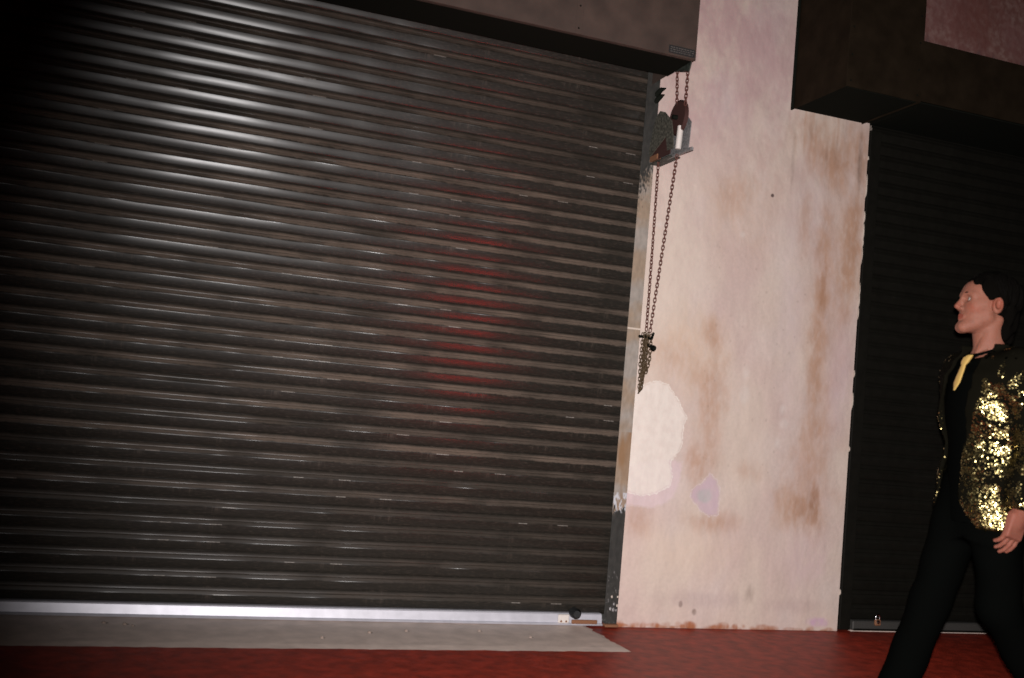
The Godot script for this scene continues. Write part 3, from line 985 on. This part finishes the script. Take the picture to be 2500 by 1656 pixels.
	# shoes
	for an in [[AN_L, 0.9], [AN_R, -0.18]]:
		s = Acc.new()
		var ankle: Vector3 = an[0]
		var foot := func(p: Vector3) -> float:
			var d := cone(p, Vector3(0, 0.03, -0.035), Vector3(0, 0.012, 0.17), 0.040, 0.030)
			d = smin(d, cone(p, Vector3(0, 0.10, -0.02), Vector3(0, 0.04, 0.0), 0.042, 0.045), 0.03)
			return maxf(d, -p.y - 0.018)
		var turn := Basis.from_euler(Vector3(float(an[1]), 0, 0))
		var drop := Vector3(0, -0.075, 0) if ankle == AN_R else Vector3(0, -0.055, -0.03)
		net(s, foot, Vector3(-0.07, -0.04, -0.10), Vector3(0.07, 0.16, 0.22), 0.011, Transform3D(turn, ankle + drop))
		var low := 1e9
		for p in s.v:
			low = minf(low, p.y)
		part("shoe", s.mesh(), M.shoe_leather, t, Vector3(0, 0.004 - low, 0))

# ------------------------------------------------------------------ the scene
func _ready() -> void:
	rng.seed = 1
	var cam := Camera3D.new()
	cam.name = "camera"
	add_child(cam)
	cam.transform = Transform3D(Basis(Vector3(0.942279, 0.089828, 0.322555), Vector3(-0.108587, 0.993257, 0.040604), Vector3(-0.316733, -0.073286, 0.945679)), EYE)
	cam.fov = 37.63
	var lens := CameraAttributesPhysical.new()       # a fixed-focus compact, set a little beyond the wall
	lens.frustum_focal_length = 35.22
	lens.frustum_focus_distance = 9.5
	lens.frustum_near = 0.05
	lens.frustum_far = 400.0
	lens.exposure_aperture = 4.0
	cam.attributes = lens
	cam.near = 0.05
	cam.far = 400.0
	cam.current = true
	var env := Environment.new()
	env.background_mode = Environment.BG_SKY
	var sm := ProceduralSkyMaterial.new()
	sm.sky_top_color = Color(0.10, 0.08, 0.08)
	sm.sky_horizon_color = Color(0.20, 0.13, 0.11)
	sm.ground_bottom_color = Color(0.05, 0.03, 0.03)
	sm.ground_horizon_color = Color(0.08, 0.05, 0.04)
	var sky := Sky.new()
	sky.sky_material = sm
	env.sky = sky
	env.background_energy_multiplier = 0.10
	env.tonemap_mode = Environment.TONE_MAPPER_LINEAR
	env.tonemap_exposure = 1.0
	env.sdfgi_enabled = true
	env.ssao_enabled = true
	env.ssil_enabled = true
	var we := WorldEnvironment.new()
	we.name = "world_environment"
	we.environment = env
	add_child(we)
	# the photographer's flash, just above the lens
	var flash := SpotLight3D.new()
	flash.name = "camera_flash_light"
	add_child(flash)
	flash.position = EYE + cam.basis.y * 0.055 + cam.basis.x * 0.012
	flash.look_at(Vector3(2.50, 1.25, 0.0), Vector3.UP)
	flash.light_color = Color(1.0, 0.98, 0.975)
	flash.light_energy = 33.5
	flash.light_size = 0.018
	flash.spot_range = 40.0
	flash.spot_attenuation = 2.0
	flash.spot_angle = 39.0
	flash.spot_angle_attenuation = 1.0
	flash.shadow_enabled = true

	make_materials()
	build_place()
	build_shutters()
	build_chain()
	build_added_lamp()
	build_person()

func build_added_lamp() -> void:
	# a red light bar added out of view to put a red glow on the slats
	var from := Vector3(1.98, 0.0, 1.90)
	var to := Vector3(2.60, 0.0, 3.50)
	var t := thing("added_light_bar", "added red light bar between two added blinds, unseen on the red pavement", "added_lamp", (from + to) / 2.0)
	var along := (to - from).normalized()
	t.rotation.y = atan2(along.x, along.z)
	var half := (to - from).length() / 2.0
	part("housing", boxmesh(Vector3(-0.05, 0.001, -half), Vector3(0.05, 0.045, half), 0.006), M.dark_steel, t)
	part("added_lamp_tube", boxmesh(Vector3(-0.035, 0.0455, -half + 0.02), Vector3(0.035, 0.055, half - 0.02), 0.004), M.added_red_lens, t)
	for x in [-0.0545, 0.0545]:
		var s := Acc.new()
		plate_yz(s, PackedVector2Array([Vector2(-half, 0.001), Vector2(-half, 0.20), Vector2(half, 0.30), Vector2(half, 0.001)]), x - 0.003, x + 0.003)
		part("added_blind", s.mesh(), M.dark_steel, t)  # added to hold the red glow to a narrow strip
	for z in [-half - 0.006, half + 0.006]:
		part("end_cap", boxmesh(Vector3(-0.055, 0.001, z - 0.0055), Vector3(0.055, 0.055, z + 0.0055), 0.003), M.dark_steel, t)
	var l := AreaLight3D.new()
	l.name = "added_bar_light"
	t.add_child(l)
	l.position = Vector3(0, 0.062, 0)
	var z := (Vector3(0.0, -1.0, 0.0)).normalized()       # shines up between its two blinds
	l.basis = Basis(Vector3(0, 0, 1).cross(z), Vector3(0, 0, 1), z)
	l.area_size = Vector2(0.07, half * 2.0 - 0.04)
	l.light_color = Color(1.0, 0.09, 0.085)
	l.light_energy = 2.2
	l.area_range = 20.0
	l.shadow_enabled = true

func build_place() -> void:
	# ground
	var s := Acc.new()
	s.quad(Vector3(-120, 0, -120), Vector3(120, 0, -120), Vector3(120, 0, 120), Vector3(-120, 0, 120), Vector3.UP)
	struct("pavement", s.mesh(), M.red_paint)
	s = Acc.new()
	# trowelled thin towards its front and right edges
	var hi := 0.0045
	var lo := 0.0006
	s.quad(Vector3(-1.95, hi, -0.10), Vector3(2.13, hi, -0.10), Vector3(2.13, hi, 0.44), Vector3(-1.95, hi, 0.44), Vector3.UP)
	var ne := noise(18, 2.2, 4)
	var edge := func(k: int) -> Vector3:
		var x := lerpf(-1.95, 2.165, k / 120.0)
		return Vector3(x, lo, 0.508 + 0.012 * ne.get_noise_1d(x * 4.0))
	for k in 120:
		var xa := lerpf(-1.95, 2.13, k / 120.0)
		var xb := lerpf(-1.95, 2.13, (k + 1) / 120.0)
		s.quad(Vector3(xa, hi, 0.44), Vector3(xb, hi, 0.44), edge.call(k + 1), edge.call(k), Vector3.UP)
	for k in 20:
		var za := lerpf(-0.10, 0.44, k / 20.0)
		var zb := lerpf(-0.10, 0.44, (k + 1) / 20.0)
		var pa := Vector3(2.155 + 0.02 * ne.get_noise_1d(50.0 + za * 6.0), lo, za)
		var pb: Vector3 = Vector3(2.155 + 0.02 * ne.get_noise_1d(50.0 + zb * 6.0), lo, zb) if k < 19 else edge.call(120)
		s.quad(Vector3(2.13, hi, za), Vector3(2.13, hi, zb), pb, pa, Vector3.UP)
	var sill := struct("concrete_threshold", s.mesh(), M.concrete)
	rng.seed = 17
	for k in 9:       # trodden gum and grit
		var at := Vector3(rng.randf_range(-0.7, 2.1), 0.0046, rng.randf_range(0.10, 0.42))
		var r := rng.randf_range(0.006, 0.016)
		part("gum_spot", tubemesh([at, at + Vector3(0, 0.0012, 0), at + Vector3(0.001, 0.002, 0)], [r, r * 0.9, r * 0.5], 9), M.grit, sill)
	s = Acc.new()
	box(s, Vector3(3.80, -0.05, -0.10), Vector3(7.0, 0.005, -0.01), 0.004)
	struct("concrete_threshold_right", s.mesh(), M.concrete)
	# the building
	var b := thing("building_wall", "stained cream plaster wall with bare pier between two roller shutters", "wall")
	part("pier", boxmesh(Vector3(2.318, 0.0, -0.35), Vector3(3.700, 5.2, 0.0), 0.004, WALL), M.stained_plaster, b)
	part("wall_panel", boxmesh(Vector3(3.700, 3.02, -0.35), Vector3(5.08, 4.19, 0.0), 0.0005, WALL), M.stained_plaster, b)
	part("wall_panel", boxmesh(Vector3(5.08, 3.02, -0.35), Vector3(7.10, 4.19, 0.0), 0.0005), M.falloff_red, b)
	part("wall_panel", boxmesh(Vector3(3.700, 4.19, -0.35), Vector3(7.10, 5.2, 0.0), 0.0005), M.falloff_red, b)
	part("wall_panel", boxmesh(Vector3(-2.0, 3.3, -0.35), Vector3(2.318, 5.2, 0.0), 0.002), M.plain_plaster, b)
	part("wall_panel", boxmesh(Vector3(-6.0, 0.0, -0.35), Vector3(-2.0, 5.2, 0.0), 0.004), M.plain_plaster, b)
	part("wall_panel", boxmesh(Vector3(7.10, 0.0, -0.35), Vector3(11.0, 5.2, 0.0), 0.004), M.plain_plaster, b)
	part("back_wall", boxmesh(Vector3(-6.0, 0.0, -1.2), Vector3(11.0, 5.2, -0.9), 0.004), M.plain_plaster, b)
	part("roof_slab", boxmesh(Vector3(-6.0, 5.201, -1.2), Vector3(11.0, 5.4, 0.0), 0.004), M.plain_plaster, b)
	# broken plaster along the pier's right arris
	rng.seed = 8
	for k in 16:
		var y: float = [rng.randf_range(1.75, 2.75), rng.randf_range(0.05, 2.8)][0 if k < 11 else 1]
		var h := rng.randf_range(0.008, 0.07)
		var w := rng.randf_range(0.002, 0.006)
		s = Acc.new()
		var c := Vector3(3.700, y, 0.001)
		var pts := [c + Vector3(-w, -h, 0.001), c + Vector3(w * 1.3, -h * 0.4, 0.002), c + Vector3(w * rng.randf_range(0.4, 1.6), h * 0.7, 0.001), c + Vector3(-w * 0.6, h, 0.001)]
		var mid := c + Vector3(0, 0, 0.007)
		var back := c + Vector3(0, 0, -0.012)
		for j in 4:
			s.tri(pts[j], pts[(j + 1) % 4], mid, Vector3(0, 0, 1))
			s.tri(pts[j], pts[(j + 1) % 4], back, Vector3(0, 0, -1))
		part("plaster_chip", s.mesh(), M.chip_plaster, b)

func build_shutters() -> void:
	# ---------------- left shutter
	var t := thing("roller_shutter", "dark brown roller shutter lit by flash with bright metal bottom bar", "roller shutter")
	curtain(t, -1.93, 2.285, 0.066, 40, -0.040, M.slat_paint, 100)
	var s := Acc.new()
	# bottom bar: a rolled T section, face leaning back a little, with a bead along its foot
	var pr := [[0.008, -0.05], [0.008, 0.012], [0.013, 0.016], [0.018, 0.012], [0.020, 0.004], [0.060, -0.004], [0.066, -0.010], [0.066, -0.05]]
	for i in pr.size() - 1:
		var a: Array = pr[i]
		var c: Array = pr[i + 1]
		var o := Vector3(0, float(c[1]) - float(a[1]), -(float(c[0]) - float(a[0]))) * -1.0
		s.quad(Vector3(-1.93, a[0], a[1]), Vector3(2.236, a[0], a[1]), Vector3(2.236, c[0], c[1]), Vector3(-1.93, c[0], c[1]), o)
	for x in [-1.93, 2.236]:
		for i in pr.size() - 2:
			s.tri(Vector3(x, pr[0][0], pr[0][1]), Vector3(x, pr[i + 1][0], pr[i + 1][1]), Vector3(x, pr[i + 2][0], pr[i + 2][1]), Vector3(signf(x), 0, 0))
	var bar := part("bottom_bar", s.mesh(), M.bar_metal, t)
	part("lock_bracket", boxmesh(Vector3(1.985, 0.020, 0.010), Vector3(2.045, 0.064, 0.022), 0.004), M.white_paint, bar)
	part("lock_knob", tubemesh([Vector3(2.078, 0.070, -0.01), Vector3(2.078, 0.070, 0.030), Vector3(2.078, 0.070, 0.040)], [0.027, 0.027, 0.018], 18), M.black_rubber, bar)
	part("bolt_plate", boxmesh(Vector3(2.062, 0.017, 0.008), Vector3(2.205, 0.038, 0.019), 0.004), M.rust, bar)
	for x in [2.000, 2.028]:
		part("rivet", tubemesh([Vector3(x, 0.030, 0.02), Vector3(x, 0.030, 0.0255)], [0.006, 0.005], 8), M.rust, bar)
	guide_rail(t, 2.243, 2.3175, 2.98, M.rail)
	guide_rail(t, -1.99, -1.91, 2.86, M.rail)
	s = Acc.new()       # foot plate of the rail, bent and flaking
	box(s, Vector3(2.240, 0.007, 0.006), Vector3(2.316, 0.022, 0.040), 0.003)
	part("rail_foot", s.mesh(), M.rust, t)
	rng.seed = 14
	for k in 7:
		var c := Vector3(rng.randf_range(2.240, 2.312), rng.randf_range(0.05, 0.16), 0.0118)
		var r := rng.randf_range(0.004, 0.011)
		var f := Acc.new()
		for j in 5:
			f.tri(c + Vector3(0, 0, 0.003), c + Vector3(cos(TAU * j / 5) * r, sin(TAU * j / 5) * r * 1.3, 0), c + Vector3(cos(TAU * (j + 1) / 5) * r, sin(TAU * (j + 1) / 5) * r * 1.3, 0), Vector3(0, 0, 1))
		part("paint_flake", f.mesh(), M.chip_plaster if k % 3 == 0 else M.galvanised, t)
	# bell-mouth lips at the head of the rail
	for q in [[2.872, 0.030, 0.016], [2.835, 0.020, 0.010]]:
		part("rail_lip", tubemesh([Vector3(2.300, float(q[0]) - 0.03, 0.0), Vector3(2.318, float(q[0]), 0.03), Vector3(2.318 + float(q[2]), float(q[0]) + 0.004, 0.052)], [0.016, 0.014, 0.003], 8), M.dark_steel, t)
	# hood, barrel and end plate
	s = Acc.new()
	hood_shell(s, -1.99, 2.270, 2.883, 3.60, FACE)
	var hood := part("hood", s.mesh(), M.hood_brown, t)
	part("barrel", tubemesh([Vector3(-1.97, 3.22, 0.19), Vector3(2.255, 3.22, 0.19)], [0.17, 0.17], 28), M.dark_steel, t)
	part("hood_floor", boxmesh(Vector3(-1.985, 2.8855, 0.20), Vector3(2.266, 2.889, FACE - 0.029), 0.001), M.dark_steel, t)
	s = Acc.new()
	plate_yz(s, PackedVector2Array([Vector2(0.120, 2.990), Vector2(0.132, 2.933), Vector2(0.403, 2.852), Vector2(0.424, 2.900)]), 2.2785, 2.2845)
	part("end_bracket", s.mesh(), M.green_steel, t)
	part("drive_wheel", tubemesh([Vector3(2.279, 3.03, 0.318), Vector3(2.318, 3.03, 0.318)], [0.052, 0.052], 18), M.wheel_rust, t)
	part("axle", tubemesh([Vector3(2.262, 3.03, 0.318), Vector3(2.34, 3.03, 0.318)], [0.013, 0.013], 10), M.dark_steel, t)
	# maker's plate: rows of small worn print
	var pl := part("maker_plate", boxmesh(Vector3(2.118, 2.890, FACE + 0.0005), Vector3(2.262, 2.930, FACE + 0.0035), 0.001), M.label_plate, hood)
	rng.seed = 4
	for row in 3:
		var x := 2.126
		while x < 2.250:
			var w := rng.randf_range(0.004, 0.014)
			part("print", boxmesh(Vector3(x, 2.897 + row * 0.0105, FACE + 0.0036), Vector3(minf(x + w, 2.256), 2.9015 + row * 0.0105, FACE + 0.0043), 0.0002), M.label_print, pl)
			x += w + rng.randf_range(0.003, 0.006)

	for x in [-1.1, 0.35, 1.62]:
		part("seam", boxmesh(Vector3(x, 2.884, FACE + 0.0003), Vector3(x + 0.035, 3.598, FACE + 0.0022), 0.0006), M.hood_brown, hood)
		for y in [2.91, 3.02, 3.13, 3.24, 3.35]:
			part("screw", tubemesh([Vector3(x + 0.017, y, FACE + 0.002), Vector3(x + 0.017, y, FACE + 0.005)], [0.005, 0.0035], 8), M.dark_steel, hood)
	# ---------------- right shutter
	var r := thing("roller_shutter", "black roller shutter behind the walking person with square motor box", "roller shutter")
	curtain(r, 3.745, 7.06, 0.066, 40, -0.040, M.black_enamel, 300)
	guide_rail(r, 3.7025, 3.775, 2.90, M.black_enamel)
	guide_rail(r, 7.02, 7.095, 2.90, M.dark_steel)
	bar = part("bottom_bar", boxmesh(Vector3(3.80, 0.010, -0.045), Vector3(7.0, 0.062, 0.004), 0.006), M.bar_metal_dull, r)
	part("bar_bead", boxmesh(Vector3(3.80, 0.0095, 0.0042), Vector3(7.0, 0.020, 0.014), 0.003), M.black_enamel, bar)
	# padlock on its hasp
	var lock := thing("padlock", "small shiny padlock hanging on the black shutter's bottom bar", "padlock", Vector3(3.957, 0.062, 0.0))
	part("lock_body", boxmesh(Vector3(-0.020, -0.022, 0.006), Vector3(0.020, 0.014, 0.026), 0.007), M.rust, lock)
	part("shackle", tubemesh([Vector3(-0.013, 0.012, 0.016), Vector3(-0.013, 0.030, 0.016), Vector3(-0.007, 0.040, 0.016), Vector3(0.006, 0.041, 0.016), Vector3(0.013, 0.031, 0.016), Vector3(0.013, 0.012, 0.016)], [0.0055, 0.0055, 0.0055, 0.0055, 0.0055, 0.0055], 10), M.chrome, lock)
	part("lock_cap", tubemesh([Vector3(-0.004, 0.000, 0.024), Vector3(-0.004, 0.0, 0.031), Vector3(-0.004, 0.0, 0.034)], [0.012, 0.0105, 0.005], 14), M.chrome, lock)
	s = Acc.new()
	hood_shell(s, 3.162, 3.640, 2.925, 4.10, FACE)
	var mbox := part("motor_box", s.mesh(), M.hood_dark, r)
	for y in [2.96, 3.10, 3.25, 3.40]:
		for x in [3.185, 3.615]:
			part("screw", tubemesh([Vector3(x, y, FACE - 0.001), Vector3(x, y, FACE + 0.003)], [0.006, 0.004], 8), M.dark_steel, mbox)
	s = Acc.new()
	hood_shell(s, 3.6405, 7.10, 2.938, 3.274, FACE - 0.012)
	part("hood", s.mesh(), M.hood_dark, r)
	part("barrel", tubemesh([Vector3(3.66, 3.12, 0.16), Vector3(7.05, 3.12, 0.16)], [0.14, 0.14], 24), M.dark_steel, r)
	# a plate that closes the motor box from below
	part("box_floor", boxmesh(Vector3(3.166, 2.932, 0.004), Vector3(3.636, 2.936, FACE - 0.03), 0.001), M.dark_steel, r)
	part("hood_floor", boxmesh(Vector3(3.637, 2.9405, 0.002), Vector3(3.7045, 2.9445, FACE - 0.042), 0.001), M.dark_steel, r)
	part("hood_floor", boxmesh(Vector3(3.705, 2.9405, -0.018), Vector3(7.096, 2.9445, FACE - 0.042), 0.001), M.dark_steel, r)
	# head trim of the box where it meets the plaster
	part("box_flange", boxmesh(Vector3(3.150, 2.922, 0.0008), Vector3(3.1618, 4.10, 0.016), 0.001), M.dark_steel, r)

func build_chain() -> void:
	# a guide pulley in its cage, standing out from the rail; the hand chain runs over it
	var t := thing("chain_pulley", "rusty chain pulley in a bent grey cage beside the shutter rail", "pulley", Vector3(0, 0, 0))
	part("wheel", tubemesh([Vector3(2.306, 2.655, 0.262), Vector3(2.310, 2.655, 0.262), Vector3(2.324, 2.655, 0.262), Vector3(2.328, 2.655, 0.262)], [0.085, 0.092, 0.092, 0.085], 28), M.wheel_rust, t)
	part("hub", tubemesh([Vector3(2.280, 2.655, 0.262), Vector3(2.352, 2.655, 0.262)], [0.012, 0.012], 10), M.dark_steel, t)
	# near cage plate with a three-cornered opening, made as a frame
	var s := Acc.new()
	plate_yz(s, PackedVector2Array([Vector2(0.000, 2.500), Vector2(0.012, 2.560), Vector2(0.060, 2.700), Vector2(0.105, 2.727), Vector2(0.165, 2.705), Vector2(0.246, 2.640), Vector2(0.275, 2.560), Vector2(0.290, 2.486), Vector2(0.223, 2.486), Vector2(0.195, 2.568), Vector2(0.030, 2.497)]), 2.284, 2.288)
	part("cage_plate", s.mesh(), M.cage_grey, t)
	part("dark_cage_insert", boxmesh(Vector3(2.296, 2.470, 0.02), Vector3(2.300, 2.60, 0.235), 0.001), M.wheel_rust, t)  # added dark sheet, so the cage opening shows dark instead of pale wall
	s = Acc.new()
	plate_yz(s, PackedVector2Array([Vector2(0.000, 2.48), Vector2(0.000, 2.66), Vector2(0.30, 2.66), Vector2(0.345, 2.62), Vector2(0.335, 2.48)]), 2.346, 2.350)
	part("cage_plate", s.mesh(), M.galvanised, t)
	part("cage_floor", boxmesh(Vector3(2.284, 2.452, 0.030), Vector3(2.350, 2.458, 0.250), 0.001), M.green_steel, t)
	part("spacer_tube", tubemesh([Vector3(2.312, 2.602, 0.300), Vector3(2.312, 2.484, 0.290)], [0.0155, 0.0155], 14), M.white_paint, t)
	part("rod", tubemesh([Vector3(2.312, 2.462, 0.16), Vector3(2.312, 2.453, 0.440)], [0.0095, 0.0095], 12), M.galvanised, t)
	part("arm", boxmesh(Vector3(2.290, 2.470, 0.0125), Vector3(2.316, 2.500, 0.10), 0.002), M.rust, t)

	var link := link_mesh()
	rng.seed = 21
	var c := thing("hand_chain", "long rusty hand chain looped from pulley to hook beside the shutter rail", "chain", Vector3(0, 0, 0))
	strand(c, link, M.chain_rust, [Vector3(2.298, 2.470, 0.105), Vector3(2.300, 2.00, 0.112), Vector3(2.302, 1.550, 0.115)], 0.0)
	strand(c, link, M.chain_rust, [Vector3(2.303, 2.450, 0.303), Vector3(2.304, 2.00, 0.228), Vector3(2.305, 1.545, 0.152)], 0.5)
	strand(c, link, M.chain_rust, [Vector3(2.299, 3.03, 0.264), Vector3(2.303, 2.90, 0.232), Vector3(2.309, 2.72, 0.246)], 0.2)
	strand(c, link, M.chain_rust, [Vector3(2.299, 3.03, 0.372), Vector3(2.303, 2.90, 0.350), Vector3(2.309, 2.69, 0.338)], 0.9)
	# the slack, hung in loops over the hook
	for q in [[2.318, 0.045, 2.322, 0.075, 1.225], [2.326, 0.055, 2.318, 0.100, 1.265], [2.310, 0.085, 2.314, 0.112, 1.245], [2.322, 0.100, 2.316, 0.150, 1.330], [2.312, 0.125, 2.318, 0.072, 1.300]]:
		strand(c, link, M.chain_old, [Vector3(q[0], 1.545, q[1]), Vector3(float(q[0]) - 0.002, 1.40, float(q[1]) - 0.002), Vector3((float(q[0]) + float(q[2])) / 2, q[4], (float(q[1]) + float(q[3])) / 2 - 0.01), Vector3(q[2], 1.40, q[3]), Vector3(q[2], 1.540, q[3])], rng.randf() * 2.0)
	var h := thing("chain_hook", "dark steel hook holding the bunched chain on the rail edge", "hook", Vector3(2.315, 1.50, 0.0))
	part("hook_stem", tubemesh([Vector3(0.0, 0.03, 0.0), Vector3(0.0, 0.025, 0.08), Vector3(0.0, 0.01, 0.155), Vector3(0.0, 0.04, 0.175)], [0.008, 0.008, 0.008, 0.006], 10), M.dark_steel, h)
	part("hook_knob", tubemesh([Vector3(0.004, -0.012, 0.10), Vector3(0.004, -0.030, 0.15), Vector3(0.004, -0.040, 0.180), Vector3(0.004, -0.043, 0.190)], [0.008, 0.010, 0.016, 0.009], 12), M.dark_steel, h)
